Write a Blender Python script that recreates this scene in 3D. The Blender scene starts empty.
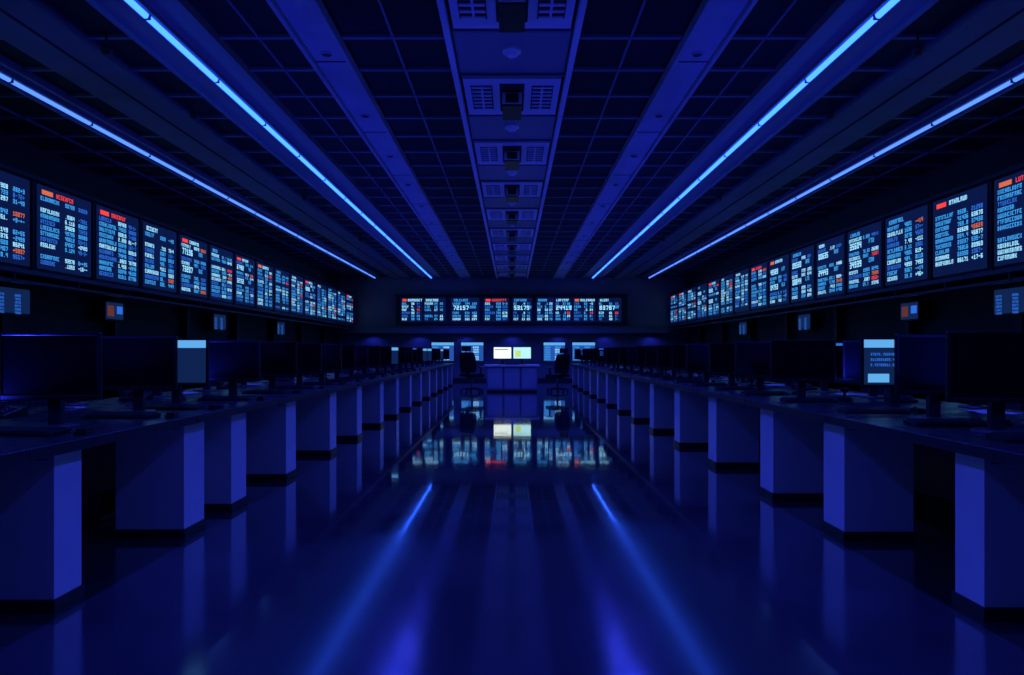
import bpy, math, random
from mathutils import Matrix, Vector
random.seed(7)
sc = bpy.context.scene
sc.view_settings.view_transform = 'Standard'
sc.view_settings.look = 'None'
sc.view_settings.exposure = 0.0

# ------------------------------------------------------------------ materials
def mat(name, col, rough=0.5, metal=0.0, noise=0.0, nscale=8.0, bump=0.0, spec=0.5, rvar=0.0):
    m = bpy.data.materials.new(name); m.use_nodes = True
    nt = m.node_tree; b = nt.nodes['Principled BSDF']
    b.inputs['Base Color'].default_value = (*col, 1)
    b.inputs['Roughness'].default_value = rough
    b.inputs['Metallic'].default_value = metal
    b.inputs['Specular IOR Level'].default_value = spec
    if noise or bump or rvar:
        tc = nt.nodes.new('ShaderNodeTexCoord')
        n = nt.nodes.new('ShaderNodeTexNoise'); n.inputs['Scale'].default_value = nscale
        n.inputs['Detail'].default_value = 4
        nt.links.new(tc.outputs['Object'], n.inputs['Vector'])
        if noise:
            r = nt.nodes.new('ShaderNodeValToRGB')
            r.color_ramp.elements[0].position = .3; r.color_ramp.elements[1].position = .7
            r.color_ramp.elements[0].color = (*[c*(1-noise) for c in col], 1)
            r.color_ramp.elements[1].color = (*[min(1, c*(1+noise)) for c in col], 1)
            nt.links.new(n.outputs['Fac'], r.inputs['Fac'])
            nt.links.new(r.outputs['Color'], b.inputs['Base Color'])
        if rvar:
            mr = nt.nodes.new('ShaderNodeMapRange')
            mr.inputs['From Min'].default_value = .3; mr.inputs['From Max'].default_value = .7
            mr.inputs['To Min'].default_value = max(0, rough-rvar); mr.inputs['To Max'].default_value = rough+rvar
            nt.links.new(n.outputs['Fac'], mr.inputs['Value'])
            nt.links.new(mr.outputs['Result'], b.inputs['Roughness'])
        if bump:
            bp = nt.nodes.new('ShaderNodeBump'); bp.inputs['Strength'].default_value = bump
            bp.inputs['Distance'].default_value = .01
            nt.links.new(n.outputs['Fac'], bp.inputs['Height'])
            nt.links.new(bp.outputs['Normal'], b.inputs['Normal'])
    return m

def emit(name, col, strength, sample=True):
    m = bpy.data.materials.new(name); m.use_nodes = True
    nt = m.node_tree; b = nt.nodes['Principled BSDF']
    b.inputs['Base Color'].default_value = (.01, .01, .01, 1)
    b.inputs['Roughness'].default_value = .4
    b.inputs['Emission Color'].default_value = (*col, 1)
    b.inputs['Emission Strength'].default_value = strength
    if not sample:
        m.cycles.emission_sampling = 'NONE'
    return m

M_tile = mat('ceiling_tile_dark', (.007, .007, .009), .8, noise=.3, nscale=3)
M_bar = mat('ceiling_grid_metal', (.19, .20, .23), .5)
M_beam = mat('ceiling_beam_paint', (.42, .44, .5), .55, noise=.12, nscale=2)
M_soff = mat('ceiling_soffit_paint', (.14, .15, .18), .55, noise=.12, nscale=2)
M_chan = mat('light_channel_paint', (.25, .26, .30), .5)
M_unit = mat('ac_unit_white', (.82, .83, .85), .5)
M_cpan = mat('centre_panel_paint', (.26, .27, .31), .5)
M_dark = mat('dark_recess', (.01, .01, .012), .7)
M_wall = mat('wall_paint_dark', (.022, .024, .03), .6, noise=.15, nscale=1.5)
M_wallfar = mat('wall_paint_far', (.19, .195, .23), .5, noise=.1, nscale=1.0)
M_ped = mat('pedestal_laminate', (.86, .86, .85), .4, noise=.03, nscale=6)
M_plinth = mat('plinth_black', (.03, .03, .034), .4)
M_top = mat('desk_top_dark', (.018, .019, .024), .3, rvar=.08, nscale=5)
M_plast = mat('black_plastic', (.008, .009, .011), .42, noise=.2, nscale=20)
M_plast2 = mat('grey_plastic', (.03, .032, .038), .4)
M_off = mat('screen_off_glass', (.005, .006, .008), .2)
M_fabric = mat('chair_fabric', (.005, .005, .007), .85, bump=.3, nscale=120)
M_metal = mat('brushed_metal', (.35, .36, .4), .35, metal=.8)
M_paper = mat('paper', (.6, .62, .65), .7)
M_house = mat('board_housing', (.018, .019, .025), .45)
M_rail = mat('board_rail_metal', (.14, .15, .18), .45, metal=.2)
E_in = emit('tube_blue_inner', (.020, .100, 1.0), 6)
E_out = emit('tube_blue_outer', (.07, .20, 1.0), 1.9)
E_bg = emit('board_bg', (.045, .15, 1.0), .045, False)
E_cy = emit('text_cyan', (.05, .40, 1.0), 1.0, False)
E_bl = emit('text_blue', (.03, .19, .9), .8, False)
E_wh = emit('text_white', (.30, .70, 1.0), 1.3, False)
E_rd = emit('text_red', (1.0, .06, .04), 1.0, False)
E_or = emit('text_orange', (1.0, .22, .08), .7, False)
E_scr = emit('screen_glow', (.05, .2, .9), .08)
E_scr2 = emit('screen_glow_bright', (.04, .20, .9), .45)
E_hdr = emit('screen_header', (.14, .50, 1.0), .85)
E_cream = emit('screen_cool_white', (.86, .98, .92), 1.15)
E_pale = emit('screen_pale_cyan', (.5, .95, 1.0), 1.0)
E_yel = emit('screen_yellow', (.75, .95, .25), .8)
E_org = emit('screen_orange', (.9, .22, .16), .13, False)

# floor
def floor_mat():
    m = bpy.data.materials.new('polished_floor'); m.use_nodes = True
    nt = m.node_tree; L = nt.links; b = nt.nodes['Principled BSDF']
    tc = nt.nodes.new('ShaderNodeTexCoord')
    n1 = nt.nodes.new('ShaderNodeTexNoise'); n1.inputs['Scale'].default_value = .9; n1.inputs['Detail'].default_value = 5
    L.new(tc.outputs['Object'], n1.inputs['Vector'])
    cr = nt.nodes.new('ShaderNodeValToRGB')
    cr.color_ramp.elements[0].position = .3; cr.color_ramp.elements[1].position = .72
    cr.color_ramp.elements[0].color = (.026, .027, .031, 1); cr.color_ramp.elements[1].color = (.066, .068, .076, 1)
    L.new(n1.outputs['Fac'], cr.inputs['Fac'])
    br = nt.nodes.new('ShaderNodeTexBrick')
    br.offset = 0; br.inputs['Scale'].default_value = 1.0
    br.inputs['Brick Width'].default_value = 1.2; br.inputs['Row Height'].default_value = 1.2
    br.inputs['Mortar Size'].default_value = .005
    br.inputs['Color1'].default_value = (1, 1, 1, 1); br.inputs['Color2'].default_value = (.92, .92, .92, 1)
    br.inputs['Mortar'].default_value = (.8, .8, .8, 1)
    L.new(tc.outputs['Object'], br.inputs['Vector'])
    mx = nt.nodes.new('ShaderNodeMix'); mx.data_type = 'RGBA'; mx.blend_type = 'MULTIPLY'
    mx.inputs['Factor'].default_value = 1
    L.new(cr.outputs['Color'], mx.inputs[6]); L.new(br.outputs['Color'], mx.inputs[7])
    L.new(mx.outputs[2], b.inputs['Base Color'])
    # made rougher towards the camera end to blur tube reflections (object Y below ~5 m), broken up by noise
    n3 = nt.nodes.new('ShaderNodeTexNoise'); n3.inputs['Scale'].default_value = .8; n3.inputs['Detail'].default_value = 4
    L.new(tc.outputs['Object'], n3.inputs['Vector'])
    sp = nt.nodes.new('ShaderNodeSeparateXYZ'); L.new(tc.outputs['Object'], sp.inputs[0])
    ad = nt.nodes.new('ShaderNodeMath'); ad.operation = 'MULTIPLY_ADD'
    L.new(n3.outputs['Fac'], ad.inputs[0]); ad.inputs[1].default_value = 2.6
    L.new(sp.outputs['Y'], ad.inputs[2])
    mr = nt.nodes.new('ShaderNodeMapRange'); mr.interpolation_type = 'SMOOTHSTEP'
    mr.inputs['From Min'].default_value = 5.3; mr.inputs['From Max'].default_value = 6.9
    mr.inputs['To Min'].default_value = .155; mr.inputs['To Max'].default_value = .06
    L.new(ad.outputs[0], mr.inputs['Value']); L.new(mr.outputs['Result'], b.inputs['Roughness'])
    mr2 = nt.nodes.new('ShaderNodeMapRange'); mr2.interpolation_type = 'SMOOTHSTEP'
    mr2.inputs['From Min'].default_value = 5.3; mr2.inputs['From Max'].default_value = 6.9
    mr2.inputs['To Min'].default_value = .11; mr2.inputs['To Max'].default_value = .025
    L.new(ad.outputs[0], mr2.inputs['Value']); L.new(mr2.outputs['Result'], b.inputs['Coat Roughness'])
    n2 = nt.nodes.new('ShaderNodeTexNoise'); n2.inputs['Scale'].default_value = 1.6; n2.inputs['Detail'].default_value = 3
    L.new(tc.outputs['Object'], n2.inputs['Vector'])
    bp = nt.nodes.new('ShaderNodeBump'); bp.inputs['Strength'].default_value = .18; bp.inputs['Distance'].default_value = .012
    L.new(n2.outputs['Fac'], bp.inputs['Height']); L.new(bp.outputs['Normal'], b.inputs['Normal'])
    b.inputs['IOR'].default_value = 1.85
    b.inputs['Coat Weight'].default_value = .8
    b.inputs['Coat IOR'].default_value = 1.45
    return m
M_floor = floor_mat()

# ------------------------------------------------------------------ mesh builder
class MB:
    def __init__(s): s.v = []; s.f = []; s.m = []; s.mats = []
    def mi(s, m):
        if m not in s.mats: s.mats.append(m)
        return s.mats.index(m)
    def poly(s, pts, m):
        i = len(s.v); s.v += [tuple(p) for p in pts]; s.f.append(tuple(range(i, i+len(pts)))); s.m.append(s.mi(m))
    def hexa(s, pts, m):
        i = len(s.v); s.v += [tuple(p) for p in pts]
        for q in ((0,3,2,1),(4,5,6,7),(0,1,5,4),(1,2,6,5),(2,3,7,6),(3,0,4,7)):
            s.f.append(tuple(i+k for k in q)); s.m.append(s.mi(m))
    def box(s, x0, x1, y0, y1, z0, z1, m, M=None):
        x0, x1 = min(x0,x1), max(x0,x1); y0, y1 = min(y0,y1), max(y0,y1); z0, z1 = min(z0,z1), max(z0,z1)
        p = [(x0,y0,z0),(x1,y0,z0),(x1,y1,z0),(x0,y1,z0),(x0,y0,z1),(x1,y0,z1),(x1,y1,z1),(x0,y1,z1)]
        if M is not None: p = [tuple(M @ Vector(q)) for q in p]
        s.hexa(p, m)
    def cyl(s, a, b, r0, r1, m, n=16):
        a = Vector(a); b = Vector(b); d = (b-a).normalized()
        u = d.orthogonal().normalized(); w = d.cross(u)
        i = len(s.v)
        for k in range(n):
            t = 2*math.pi*k/n; o = u*math.cos(t)+w*math.sin(t)
            s.v.append(tuple(a+o*r0)); s.v.append(tuple(b+o*r1))
        for k in range(n):
            j = (k+1) % n
            s.f.append((i+2*k, i+2*j, i+2*j+1, i+2*k+1)); s.m.append(s.mi(m))
        s.f.append(tuple(i+2*k for k in range(n))[::-1]); s.m.append(s.mi(m))
        s.f.append(tuple(i+2*k+1 for k in range(n))); s.m.append(s.mi(m))
    def mesh(s, name):
        me = bpy.data.meshes.new(name); me.from_pydata(s.v, [], s.f)
        for m in s.mats: me.materials.append(m)
        me.polygons.foreach_set('material_index', s.m); me.update()
        return me
    def obj(s, name, bevel=0, loc=(0,0,0), rz=0, seg=2):
        return place(s.mesh(name), name, loc, rz, bevel, seg)

def place(me, name, loc=(0,0,0), rz=0, bevel=0, seg=2, sc_=1.0):
    o = bpy.data.objects.new(name, me); sc.collection.objects.link(o)
    o.location = loc; o.rotation_euler = (0, 0, rz); o.scale = (sc_, sc_, sc_)
    if bevel:
        b = o.modifiers.new('bevel', 'BEVEL'); b.width = bevel; b.segments = seg; b.limit_method = 'ANGLE'; b.angle_limit = math.radians(40)
    return o

def fill_lamp(name, parent, loc, power, down, cone=150, blend=.6, col=(.030, .048, 1.0), tilt=0):  # zero-radius spot, used only for added fill light
    l = bpy.data.lights.new(name, 'SPOT'); l.energy = power; l.color = col
    l.spot_size = math.radians(cone); l.spot_blend = blend; l.shadow_soft_size = 0.0
    o = bpy.data.objects.new(name, l); sc.collection.objects.link(o)
    o.parent = parent; o.location = loc
    o.rotation_euler = (math.radians(tilt), 0, 0) if down else (math.pi, 0, 0)
    return o

# ------------------------------------------------------------------ room
H = 4.5; Y0 = -3.0; Y1 = 29.6; W = 7.5
b = MB(); b.box(-W-.2, W+.2, Y0-.2, Y1+.2, -.2, 0, M_floor); b.obj('floor')
b = MB(); b.box(-W-.2, W+.2, Y0-.2, Y1+.2, H, H+.2, M_tile); b.obj('ceiling')
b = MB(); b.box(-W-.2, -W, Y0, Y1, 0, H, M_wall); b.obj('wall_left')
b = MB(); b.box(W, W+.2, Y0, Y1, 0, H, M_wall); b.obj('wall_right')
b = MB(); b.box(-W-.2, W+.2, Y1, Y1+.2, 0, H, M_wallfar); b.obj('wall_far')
b = MB(); b.box(-W-.2, W+.2, Y0-.2, Y0, 0, H, M_wall); b.obj('wall_back')
for nm, x0, x1 in (('baseboard_left', -W, -W+.02), ('baseboard_right', W-.02, W)):
    b = MB(); b.box(x0, x1, Y0, Y1-.02, 0, .12, M_plinth); b.obj(nm)
b = MB(); b.box(-W+.02, W-.02, Y1-.02, Y1, 0, .12, M_plinth); b.obj('baseboard_far')

# ceiling grid (T bars)
b = MB()
y = Y0+.4
while y < Y1:
    for s in (-1, 1):
        for (xa, xb) in ((.70, 1.74), (2.22, 3.0), (3.9, 4.35), (5.2, 5.6), (6.1, 7.45)):
            b.box(s*xa, s*xb, y-.025, y+.025, H-.035, H, M_bar)
    y += .8
for s in (-1, 1):
    for x in (1.22, 2.6, 6.75):
        b.box(s*x-.012, s*x+.012, Y0, Y1, H-.03, H, M_bar)
b.obj('trim_ceiling_grid')

# ceiling beams
for s in (-1, 1):
    b = MB()
    b.box(s*1.76, s*2.20, Y0, Y1, H-.06, H, M_beam)
    b.box(s*1.76, s*1.80, Y0, Y1, H-.11, H-.06, M_beam)
    b.box(s*2.16, s*2.20, Y0, Y1, H-.11, H-.06, M_beam)
    y = Y0+.9
    while y < Y1:
        b.box(s*1.80, s*2.16, y-.01, y+.01, H-.065, H-.06, M_dark); y += 2.4
    b.obj('trim_ceiling_beam')
    b = MB()
    b.box(s*4.35, s*5.15, Y0, Y1, H-.09, H, M_soff)
    b.box(s*4.70, s*4.73, Y0, Y1, H-.10, H-.09, M_dark)
    b.obj('trim_ceiling_soffit')
    b = MB()
    b.box(s*.62, s*.68, Y0, Y1, H-.09, H, M_unit)
    b.obj('trim_centre_rail')

# centre strip infill panels
b = MB()
units = [8.6+2.45*k for k in range(-4, 9)]
for uy in units:
    c = uy+1.225
    b.box(-.6, .6, c-.50, c+.50, H-.03, H, M_cpan)
    b.box(-.6, .6, c-.56, c-.53, H-.05, H, M_bar)
    b.box(-.6, .6, c+.53, c+.56, H-.05, H, M_bar)
b.obj('trim_centre_panels')

# light channels and tubes
def light_line(x, w, name, em, halfch, seglen, zc):
    b = MB()
    b.box(x-halfch, x+halfch, Y0+.3, Y1-.05, H-.05, H, M_chan)
    b.box(x-halfch, x-halfch+.03, Y0+.3, Y1-.05, H-.09, H-.05, M_chan)
    b.box(x+halfch-.03, x+halfch, Y0+.3, Y1-.05, H-.09, H-.05, M_chan)
    b.box(x-w*1.1, x+w*1.1, Y0+.35, Y1-.1, zc+w*.45, H-.05, M_chan)
    y = Y0+.4
    while y + seglen < Y1:
        n = 8; pr = []
        for k in range(n+1):
            t = math.pi*k/n
            pr.append((x+math.cos(t)*w/2, zc+w*.45-math.sin(t)*w*.6))
        for k in range(n):
            (xa, za), (xb, zb) = pr[k], pr[k+1]
            b.poly([(xa, y, za), (xb, y, zb), (xb, y+seglen-.03, zb), (xa, y+seglen-.03, za)], em)
        b.box(x-w*.55, x+w*.55, y+seglen-.03, y+seglen, zc-.01, zc+w*.45, M_plast2)
        y += seglen
    b.obj(name)
for s in (-1, 1):
    light_line(s*3.42, .065, 'linear_ceiling_light', E_in, .42, 1.5, H-.13)
    light_line(s*5.80, .06, 'linear_ceiling_light', E_out, .22, 1.5, H-.13)

# added fill spots in the beams, with ring trims, to brighten floor and pedestals
b = MB()
n = 20
for k in range(n):
    t0 = 2*math.pi*k/n; t1 = 2*math.pi*(k+1)/n
    for (ra, za, rb, zb, mt) in ((.065, 0, .065, -.010, M_beam), (.065, -.010, .05, -.014, M_beam), (.05, -.014, .042, -.002, M_plast2)):
        b.poly([(ra*math.cos(t0), ra*math.sin(t0), za), (ra*math.cos(t1), ra*math.sin(t1), za), (rb*math.cos(t1), rb*math.sin(t1), zb), (rb*math.cos(t0), rb*math.sin(t0), zb)], mt)
b.poly([(.042*math.cos(2*math.pi*k/n), .042*math.sin(2*math.pi*k/n), -.002) for k in range(n)], M_plast2)
dl = b.mesh('fill_downlight')
for s in (-1, 1):
    y = -.3
    while y < 28.5:
        o = place(dl, 'fill_downlight', (s*1.98, y, H-.06))
        fill_lamp('fill_lamp', o, (0, 0, -.03), 160, True, 132, .7, tilt=-4.5)
        y += 1.9

# ac cassette units in the centre strip
b = MB()
b.box(-.58, .58, -.60, .60, -.05, 0, M_unit)
b.box(-.15, .15, -.46, .46, -.055, -.05, M_dark)
b.box(-.12, .12, -.2, .32, -.20, -.05, M_unit)
b.box(-.08, .08, -.24, -.2, -.18, -.08, M_dark)
b.box(-.12, .12, -.2, .32, -.22, -.20, M_plast)
for s in (-1, 1):
    b.box(s*.24, s*.50, -.40, .40, -.055, -.05, M_dark)
    for k in range(7):
        yy = -.36+.12*k
        b.box(s*.25, s*.49, yy-.02, yy+.015, -.07, -.055, M_unit)
    b.box(s*.365-.012, s*.365+.012, -.40, .40, -.075, -.055, M_unit)
unit_me = b.mesh('ac_cassette_unit')
for uy in units: place(unit_me, 'ac_cassette_unit', (0, uy, H-.001))
b = MB()
b.cyl((0,0,0), (0,0,-.03), .10, .10, M_unit, 24); b.cyl((0,0,-.03), (0,0,-.07), .085, .05, M_unit, 24)
sd = b.mesh('smoke_detector')
for uy in units[:-1:1]: place(sd, 'smoke_detector', (0, uy+1.225-.1, H-.03))
b = MB()
b.cyl((0,0,0), (0,0,-.16), .012, .012, M_plast2, 8); b.cyl((0,0,-.16), (0,0,-.20), .03, .06, M_plast2, 16)
b.cyl((0,0,-.20), (0,0,-.25), .06, .035, M_plast, 16)
ps = b.mesh('pendant_sensor')
for s in (-1, 1):
    for yy in (6.9, 8.8, 13.5, 18.5): place(ps, 'pendant_sensor', (s*4.1, yy, H))

# ------------------------------------------------------------------ pixel text
G = {
'0':[7,5,5,5,7],'1':[2,6,2,2,7],'2':[7,1,7,4,7],'3':[7,1,7,1,7],'4':[5,5,7,1,1],'5':[7,4,7,1,7],'6':[7,4,7,5,7],
'7':[7,1,1,2,2],'8':[7,5,7,5,7],'9':[7,5,7,1,7],'A':[7,5,7,5,5],'B':[6,5,6,5,6],'C':[7,4,4,4,7],'E':[7,4,6,4,7],
'F':[7,4,6,4,4],'H':[5,5,7,5,5],'K':[5,5,6,5,5],'L':[4,4,4,4,7],'N':[7,5,5,5,5],'O':[7,5,5,5,7],'R':[7,5,6,5,5],
'S':[7,4,7,1,7],'T':[7,2,2,2,2],'U':[5,5,5,5,7],'X':[5,5,2,5,5],'.':[0,0,0,0,2],'-':[0,0,7,0,0],'+':[0,2,7,2,0]}
LET = 'ABCEFHKLNORSTUX'
def text(b, P, u, v, s, h, mt, px=None):
    p = h/5; pw = p*.95
    for ch in s:
        if ch in G:
            for r, row in enumerate(G[ch]):
                c = 0
                while c < 3:
                    if row & (4 >> c):
                        e = c
                        while e+1 < 3 and row & (4 >> (e+1)): e += 1
                        b.poly([P(u+c*pw, v-(r+1)*p), P(u+(e+1)*pw, v-(r+1)*p), P(u+(e+1)*pw, v-r*p), P(u+c*pw, v-r*p)], mt)
                        c = e+1
                    else: c += 1
        u += pw*4
    return u
def rs(n, al): return ''.join(random.choice(al) for _ in range(n))

def panel(b, P, u0, u1, v0, v1, rows, header):
    w = u1-u0; h = v1-v0
    b.poly([P(u0, v0), P(u1, v0), P(u1, v1), P(u0, v1)], E_bg)
    Q = lambda u, v: P(u, v, .004)
    rh = h*.90/(rows+1)
    v = v1-h*.05
    if header == 'red':
        b.poly([Q(u0+w*.08, v-rh*.8), Q(u0+w*.27, v-rh*.8), Q(u0+w*.27, v), Q(u0+w*.08, v)], random.choice((E_rd, E_rd, E_or)))
        text(b, Q, u0+w*.33, v, rs(8, LET), rh*.78, random.choice((E_wh, E_rd)))
    else:
        text(b, Q, u0+w*.10, v, rs(random.choice((5, 7, 8)), LET), rh*.78, random.choice((E_wh, E_cy)))
    v -= rh*1.15
    gh = rh*.72
    big = random.random() < .45
    r = 0
    cw = gh/5*.95*4
    while r < rows:
        if random.random() < .08: v -= rh; r += 1; continue
        if big and r in (1, 5) and r+1 < rows:
            text(b, Q, u0+w*.08, v, rs(5, '0123456789'), gh*1.9, E_wh)
            text(b, Q, u0+w*.66, v, rs(3, LET), gh*1.3, E_cy)
            v -= rh*2; r += 2; continue
        m1 = random.choice((E_cy, E_cy, E_bl, E_wh))
        n1 = max(2, int(w*.40/cw)); n2 = max(2, int(w*.21/cw))
        text(b, Q, u0+w*.06, v, rs(random.randint(max(2, n1-3), n1), LET), gh, m1)
        text(b, Q, u0+w*.49, v, rs(n2, '0123456789.'), gh, random.choice((E_cy, E_wh, E_cy)))
        text(b, Q, u0+w*.74, v, rs(n2, '0123456789+-'), gh, random.choice((E_rd, E_or)) if random.random() < .09 else random.choice((E_cy, E_bl, E_wh)))
        v -= rh; r += 1

ZB0, ZB1 = 2.47, 3.64
PW = 1.40
for s, nm in ((-1, 'left'), (1, 'right')):
    b = MB()
    bx = s*6.8
    b.box(bx+s*.03, s*(W-.02), Y0+.1, Y1-.3, ZB0-.10, ZB1+.12, M_house)
    b.box(bx-s*.05, bx+s*.03, Y0+.1, Y1-.3, ZB0-.13, ZB0-.07, M_rail)
    b.box(bx-s*.03, bx+s*.03, Y0+.1, Y1-.3, ZB1+.06, ZB1+.12, M_house)
    b.box(bx+s*.05, bx+s*.17, Y0+.1, Y1-.55, 2.22, 2.26, M_rail)
    y = Y1-.32; k = 0
    while y-PW > Y0:
        ya, yb = y-PW+.04, y-.04
        b.box(bx, bx+s*.03, y-PW+.0, y-PW+.05, ZB0-.06, ZB1+.06, M_plast)
        if s < 0:
            P = lambda u, v, e=0, ya=ya: (bx+.012+e, ya+u, v)
        else:
            P = lambda u, v, e=0, yb=yb: (bx-.012-e, yb-u, v)
        hd = 'red' if ((k % 3 == 1 or k % 4 == 0) and random.random() < .85) or (s > 0 and k == 14) else 'c'
        panel(b, P, 0.03, PW-.11, ZB0-.02, ZB1+.02, random.choice((10, 11, 12)), hd)
        b.box(bx+s*.04, bx+s*.16, y-.30, y-.27, 2.22, ZB0-.1, M_rail)
        y -= PW; k += 1
    b.obj('ticker_board')
    y = 1.5
    while y < Y1-.6:
        b = MB(); b.box(s*(W-.16), s*W, y-.07, y+.07, 0, 2.36, M_house); b.obj('trim_wall_post'); y += 2.8

# far board
b = MB()
yy = Y1-.25
b.box(-5.0, 4.95, yy, Y1-.001, 2.42, 3.72, M_house)
b.box(-5.05, 5.0, yy-.03, yy, 3.66, 3.74, M_house)
grp = [(-4.78,-3.85),(-3.80,-2.85),(-2.62,-1.40),(-1.22,-.12),(.02,.86),(1.05,1.80),(1.84,2.55),(2.62,3.60),(3.68,4.70)]
for i, (a, c) in enumerate(grp):
    P = lambda u, v, e=0: (u, yy-.012-e, v)
    panel(b, P, a, c, 2.55, 3.58, 6, 'red' if i in (0, 3, 7) else 'c')
b.obj('ticker_board')
b = MB()
b.box(-W+.02, W-.02, Y1-.5, Y1, 2.05, 2.34, M_wallfar)
b.box(-W+.02, W-.02, Y1-.52, Y1-.5, 2.30, 2.36, M_rail)
o = b.obj('trim_far_ledge')
for k in range(7):      # added fill spots under the ledge, brightening the lower far wall
    fill_lamp('fill_washer', o, (-6+2*k, Y1-.35, 2.03), 10, True, 150, .6)

# ------------------------------------------------------------------ displays
def display_mesh(name, w, h, kind, depth=.05, bg=None):
    b = MB()
    b.box(-w/2, w/2, -depth/2, depth/2, -h/2, h/2, M_plast)
    P = lambda u, v, e=0: (u, -depth/2-.004-e, v)
    m = .03
    x0, x1, z0, z1 = -w/2+m, w/2-m, -h/2+m, h/2-m
    q = lambda a, c, d, e2, mt, e=0: b.poly([P(a, d, e), P(c, d, e), P(c, e2, e), P(a, e2, e)], mt)
    q(x0, x1, z0, z1, bg or E_scr)
    if kind == 'pic':
        q(x0+.04, x0+w*.40, z0+.05, z1-.06, E_org, .003); q(x0+w*.55, x1-.03, z0+.1, z1-.06, E_bl, .003)
    else:
        if bg: q(x0, x1, z1-h*.14, z1, E_hdr, .003)
        rows = 6
        for r in range(rows):
            v = z1-h*.2-(r*h*.72/rows)
            text(b, lambda u, vv, e=0: P(u, vv, .003), x0+.04, v, rs(5, LET), h*.08, E_cy if bg else E_bl)
            text(b, lambda u, vv, e=0: P(u, vv, .003), x0+w*.5, v, rs(5, '0123456789'), h*.08, random.choice((E_wh, E_cy)) if bg else E_bl)
    return b.mesh(name)
for x, w in ((-3.0, 1.02), (-1.72, 1.02), (1.83, .98), (3.10, 1.04)):
    place(display_mesh('wall_display', w, .86, 'data', bg=E_scr2), 'wall_display', (x, Y1-.03, 1.26))
wd = [display_mesh('wall_display', .60, .36, 'pic'), display_mesh('wall_display', .75, .42, 'data')]
for s in (-1, 1):
    for yv, k in ((9.95, 1), (12.5, 0), (17.0, 1), (21.5, 1)):
        place(wd[k], 'wall_display', (s*(W-.2), yv, 2.0), rz=(math.pi/2 if s < 0 else -math.pi/2))

# ------------------------------------------------------------------ monitors
def monitor_mesh(kind):
    b = MB(); w, h = .56, .38; zb = .16
    t = .018
    b.box(-w/2, w/2, -.012, .012, zb, zb+h, M_plast)
    b.box(-w/2, -w/2+t, -.018, -.012, zb, zb+h, M_plast); b.box(w/2-t, w/2, -.018, -.012, zb, zb+h, M_plast)
    b.box(-w/2+t, w/2-t, -.018, -.012, zb, zb+t*1.4, M_plast); b.box(-w/2+t, w/2-t, -.018, -.012, zb+h-t, zb+h, M_plast)
    x0, x1, z0, z1 = -w/2+t, w/2-t, zb+t*1.4, zb+h-t
    def q(a, c, d, e, mt, y): b.poly([(a, y, d), (c, y, d), (c, y, e), (a, y, e)], mt)
    if kind == 'off': q(x0, x1, z0, z1, M_off, -.0135)
    elif kind == 'on':
        q(x0, x1, z0, z1, E_scr, -.0135)
        q(x0, x1, z1-.06, z1, E_hdr, -.0145)
        q(x0+.03, x0+.19, z0+.015, z0+.08, E_hdr, -.0145)
        for r in range(3):
            text(b, lambda u, v, e=0: (u, -.0145, v), x0+.05, z1-.10-.04*r, rs(14, '0123456789.'), .02, E_bl)
    elif kind == 'dim':
        q(x0, x1, z0, z1, M_off, -.0135)
        q(x0, x1, z1-.025, z1, E_bl, -.0145)
        for r in range(3):
            text(b, lambda u, v, e=0: (u, -.0145, v), x0+.03, z1-.08-.045*r, rs(9, LET), .02, E_bl)
    elif kind == 'cream':
        q(x0, x1, z0, z1, E_cream, -.0135); q(x0+.03, x1-.1, z1-.08, z1-.06, M_off, -.0145)
    elif kind == 'pale':
        q(x0, x1, z0, z1, E_pale, -.0135); q(x0+.06, x1-.30, z0+.05, z1-.10, E_yel, -.0145)
    b.hexa([(-.2,.012,zb+.06),(.2,.012,zb+.06),(.13,.055,zb+.09),(-.13,.055,zb+.09),
            (-.2,.012,zb+.32),(.2,.012,zb+.32),(.13,.055,zb+.29),(-.13,.055,zb+.29)], M_plast)
    b.box(-.035, .035, .03, .075, .012, zb+.2, M_plast2)
    b.cyl((0,.03,0), (0,.03,.014), .13, .12, M_plast2, 24)
    return b.mesh('computer_monitor')
MON = {k: monitor_mesh(k) for k in ('off', 'on', 'dim', 'cream', 'pale')}

b = MB()
b.hexa([(-.22,-.07,0),(.22,-.07,0),(.22,.07,0),(-.22,.07,0),(-.22,-.07,.015),(.22,-.07,.015),(.22,.07,.03),(-.22,.07,.03)], M_plast)
for r in range(5):
    for c in range(14):
        x = -.205+c*.0295; y = -.055+r*.024; z = .017+r*.0027
        b.box(x, x+.024, y, y+.018, z, z+.008, M_plast2)
KB = b.mesh('keyboard')
b = MB(); b.box(-.03, .03, -.05, .05, 0, .018, M_plast); b.box(-.024, .024, -.04, .04, .018, .032, M_plast); b.cyl((-.004,.025,.034),(.004,.025,.034),.009,.009,M_plast2,10)
MS = b.mesh('computer_mouse')
b = MB()
b.hexa([(-.1,-.1,0),(.1,-.1,0),(.1,.1,0),(-.1,.1,0),(-.1,-.1,.02),(.1,-.1,.02),(.1,.1,.07),(-.1,.1,.07)], M_plast)
b.box(-.095, -.05, -.09, .09, .06, .085, M_plast2); b.box(-.1, -.045, -.1, -.05, .035, .09, M_plast2); b.box(-.1, -.045, .05, .1, .06, .1, M_plast2)
for r in range(4):
    for c in range(3): b.box(-.01+c*.03, .01+c*.03, -.07+r*.03, -.05+r*.03, .03+r*.008, .042+r*.008, M_plast2)
PH = b.mesh('desk_phone')
b = MB(); 
for k in range(4):
    R = Matrix.Rotation(.12*(k-1.5), 4, 'Z')
    b.box(-.105, .105, -.148, .148, k*.0015, k*.0015+.0012, M_paper, R)
PP = b.mesh('paper_stack')
b = MB()
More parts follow.
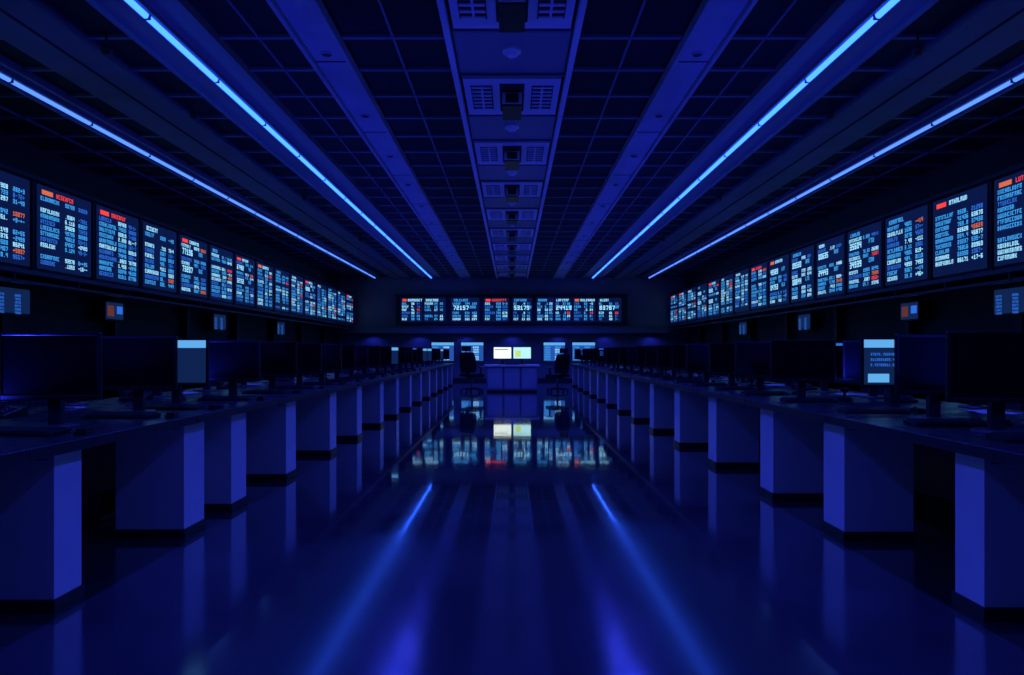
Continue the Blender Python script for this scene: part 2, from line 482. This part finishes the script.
b.cyl((0,0,0), (0,0,.02), .05, .05, M_plast, 16); b.cyl((0,0,.02), (0,0,.06), .012, .012, M_plast, 10)
n = 16
for k in range(n):
    t0 = 2*math.pi*k/n; t1 = 2*math.pi*(k+1)/n
    b.poly([(.02*math.cos(t0), .02*math.sin(t0), .06), (.02*math.cos(t1), .02*math.sin(t1), .06), (.05*math.cos(t1), .05*math.sin(t1), .10), (.05*math.cos(t0), .05*math.sin(t0), .10)], M_plast)
UL = b.mesh('fill_uplight')  # invented desktop fixture, holds an added upward fill spot

# ------------------------------------------------------------------ chair
def chair_mesh():
    b = MB()
    for k in range(5):
        t = 2*math.pi*k/5+.3
        R = Matrix.Rotation(t, 4, 'Z')
        p = [(.03,-.03,.09),(.33,-.018,.065),(.33,.018,.065),(.03,.03,.09),(.03,-.03,.14),(.33,-.018,.09),(.33,.018,.09),(.03,.03,.14)]
        b.hexa([tuple(R @ Vector(q)) for q in p], M_plast)
        a = R @ Vector((.31,-.025,.032)); c = R @ Vector((.31,.025,.032))
        b.cyl(a, c, .032, .032, M_plast2, 12)
    b.cyl((0,0,.08), (0,0,.42), .035, .028, M_metal, 14)
    b.box(-.14, .14, -.12, .12, .41, .45, M_plast)
    n = 6
    for i in range(n):
        y0 = -.26+i*.52/n; y1 = y0+.52/n
        d0 = -.04*max(0, (-.1-y0)/.16)**2; d1 = -.04*max(0, (-.1-y1)/.16)**2
        b.hexa([(-.26,y0,.45+d0),(.26,y0,.45+d0),(.26,y1,.45+d1),(-.26,y1,.45+d1),(-.26,y0,.53+d0),(.26,y0,.53+d0),(.26,y1,.53+d1),(-.26,y1,.53+d1)], M_fabric)
    b.hexa([(-.04,.2,.42),(.04,.2,.42),(.04,.3,.42),(-.04,.3,.42),(-.03,.32,.85),(.03,.32,.85),(.03,.36,.85),(-.03,.36,.85)], M_plast)
    prof = [(.56,.25,.22),(.66,.235,.25),(.80,.25,.26),(.95,.28,.25),(1.08,.31,.22),(1.13,.32,.19)]
    for i in range(len(prof)-1):
        z0, y0, w0 = prof[i]; z1, y1, w1 = prof[i+1]
        for j in range(4):
            fa, fb = -1+j*.5, -.5+j*.5
            ca, cb = .05*fa*fa, .05*fb*fb
            b.hexa([(fa*w0,y0-ca,z0),(fb*w0,y0-cb,z0),(fb*w0,y0-cb+.06,z0),(fa*w0,y0-ca+.06,z0),
                    (fa*w1,y1-ca,z1),(fb*w1,y1-cb,z1),(fb*w1,y1-cb+.06,z1),(fa*w1,y1-ca+.06,z1)], M_fabric)
    b.box(-.02, .02, .33, .36, 1.1, 1.18, M_plast)
    b.box(-.14, .14, .30, .37, 1.16, 1.30, M_fabric)
    for s in (-1, 1):
        b.box(s*.27, s*.30, -.02, .04, .47, .70, M_plast); b.box(s*.2, s*.30, -.02, .04, .44, .47, M_plast)
        b.box(s*.25, s*.33, -.16, .16, .70, .73, M_plast2)
    return b.mesh('office_chair')
CH = chair_mesh()

# ------------------------------------------------------------------ desks
DT = .82
YA, YB = .9, 25.8
pedL = [1.6, 3.28, 4.58, 5.35, 6.65, 8.25, 9.7, 11.4, 13.0, 14.7, 16.4, 18.1, 19.8, 21.5, 23.2, 24.9]
pedR = [1.6, 3.18, 4.52, 5.75, 7.35, 8.95, 10.6, 12.3, 14.0, 15.7, 17.4, 19.1, 20.8, 22.5, 24.6]
for s, peds in ((-1, pedL), (1, pedR)):
    b = MB()
    b.box(s*2.13, s*3.75, YA, YB, DT-.045, DT, M_top)
    b.box(s*2.115, s*2.13, YA, YB, DT-.05, DT+.004, M_plast2)
    y = YA+.5
    while y < YB:
        b.box(s*2.11, s*3.75, y-.004, y+.004, DT-.046, DT+.001, M_plast2); y += 1.6
    for i, py in enumerate(peds):
        d = .21 if i < 2 else .30
        b.box(s*2.20, s*2.66, py, py+d, .06, DT-.045, M_ped)
        b.box(s*2.19, s*2.67, py-.012, py+d+.012, 0, .06, M_plinth)
        b.box(s*2.23, s*2.63, py-.003, py, DT-.09, DT-.085, M_plast2)
        b.box(s*3.40, s*3.70, py, py+d, .0, DT-.045, M_plinth)
    b.box(s*3.30, s*3.33, YA+.1, YB-.1, .12, DT-.045, M_plinth)
    b.box(s*3.0, s*3.1, YA+.1, YB-.1, DT-.16, DT-.10, M_plast)
    b.obj('trading_desk', bevel=.004, seg=1)
    if s < 0: ys = [2.9, 3.88, 4.80, 5.45, 6.4, 7.4]; on = {3}
    else: ys = [2.7, 3.62, 4.32, 5.15, 6.2, 7.2]; on = {3}
    while ys[-1] < YB-1.1: ys.append(ys[-1]+.95)
    for i, py in enumerate(ys):
        yaw = random.uniform(-.10, .10)+s*-.06
        kind = 'off'
        x = s*(2.62+random.uniform(-.03, .03))
        if s > 0 and i == 2: x = 2.70
        if i in on: kind = 'on'; x = s*(2.91 if s > 0 else 2.70); yaw = 0
        elif i > 8 and random.random() < .2: kind = random.choice(('dim', 'on'))
        place(MON[kind], 'computer_monitor', (x, py, DT+.001), yaw, .004, 1)
        kind = 'on' if (i > 5 and random.random() < .45) else ('off' if s > 0 and i < 5 else random.choice(('off', 'off', 'dim')))
        xx = 3.38+random.uniform(-.03,.03)
        if i in on: xx = 3.62; kind = 'off'
        if s > 0 and i == 2: xx = 3.45
        place(MON[kind], 'computer_monitor', (s*xx, py+.14+random.uniform(-.06,.06), DT+.001), yaw+random.uniform(-.1,.1) if i not in on else 0, .004, 1)
        if i < 16:
            place(KB, 'keyboard', (s*2.55, py-.33, DT+.001), random.uniform(-.1,.1))
            place(MS, 'computer_mouse', (s*2.55+.32, py-.32, DT+.001), random.uniform(-.3,.3))
            if i % 2 == 0: place(PH, 'desk_phone', (s*3.36, py-.30, DT+.001), random.uniform(-.2,.2), .003, 1)
            else: place(PP, 'paper_stack', (s*3.40, py-.32, DT+.002), random.uniform(-.3,.3))
    y = 1.4
    while y < YB:
        o = place(UL, 'fill_uplight', (s*3.02, y, DT+.001))
        fill_lamp('fill_lamp', o, (0, 0, .095), 50, False, 160, .5, col=(.022, .036, 1.0))  # added fill, aimed up to brighten beams and ceiling grid
        y += 2.4
    for k in range(12):
        place(CH, 'office_chair', (s*(4.25+random.uniform(-.08,.08)), 2.6+1.9*k+random.uniform(-.2,.2), 0), s*-math.pi/2+random.uniform(-.4,.4), .008, 1)
    b = MB()
    b.box(s*5.0, s*6.3, 2.0, 26.5, DT-.05, DT, M_top)
    y = 2.2
    while y < 26.4:
        b.box(s*5.1, s*6.2, y, y+.05, 0, DT-.05, M_plinth); y += 2.2
    b.box(s*6.15, s*6.2, 2.0, 26.5, .2, DT-.05, M_plinth)
    b.obj('side_console', bevel=.004, seg=1)
    y = 3.2; i = 0
    while y < 26:
        place(MON['on' if (random.random() < .4 and y > 8) else 'off'], 'computer_monitor', (s*5.45, y, DT+.001), s*-.25+random.uniform(-.15,.15), .004, 1)
        if i % 2: place(MON['dim'], 'computer_monitor', (s*6.0, y+.35, DT+.001), s*-.5, .004, 1)
        y += 1.25; i += 1

# ------------------------------------------------------------------ far counter
b = MB()
cy = 21.3
b.box(-.80, .80, cy, cy+.7, .06, .80, M_cpan)
b.box(-.78, .78, cy+.02, cy+.68, 0, .06, M_plinth)
b.box(-.86, .86, cy-.05, cy+.75, .80, .85, M_ped)
for x in (-.27, .27): b.box(x-.008, x+.008, cy-.003, cy, .06, .80, M_plinth)
for x0, x1 in ((-.76,-.31),(-.23,.23),(.31,.76)): b.box(x0, x1, cy-.012, cy, .12, .74, M_beam)
b.obj('reception_counter', bevel=.006)
place(MON['cream'], 'computer_monitor', (-.30, cy+.3, .851), .05, .004, 1, 1.05)
place(MON['pale'], 'computer_monitor', (.32, cy+.3, .851), -.05, .004, 1, 1.05)
place(KB, 'keyboard', (0, cy+.1, .851), 0)
place(CH, 'office_chair', (-1.24, 21.2, 0), 2.7, .008, 1, 1.10)
place(CH, 'office_chair', (1.42, 21.3, 0), -2.6, .008, 1, 1.05)

# ------------------------------------------------------------------ world + camera
w = bpy.data.worlds.new('world'); sc.world = w; w.use_nodes = True
w.node_tree.nodes['Background'].inputs['Color'].default_value = (0, .001, .01, 1)
w.node_tree.nodes['Background'].inputs['Strength'].default_value = .2
cam = bpy.data.cameras.new('camera'); co = bpy.data.objects.new('camera', cam); sc.collection.objects.link(co)
co.location = (0, 0, 1.25); co.rotation_euler = (math.pi/2, 0, 0)
cam.sensor_width = 36; cam.lens = 24; cam.shift_y = 14.5/1024; cam.clip_start = .05; cam.clip_end = 200
sc.camera = co
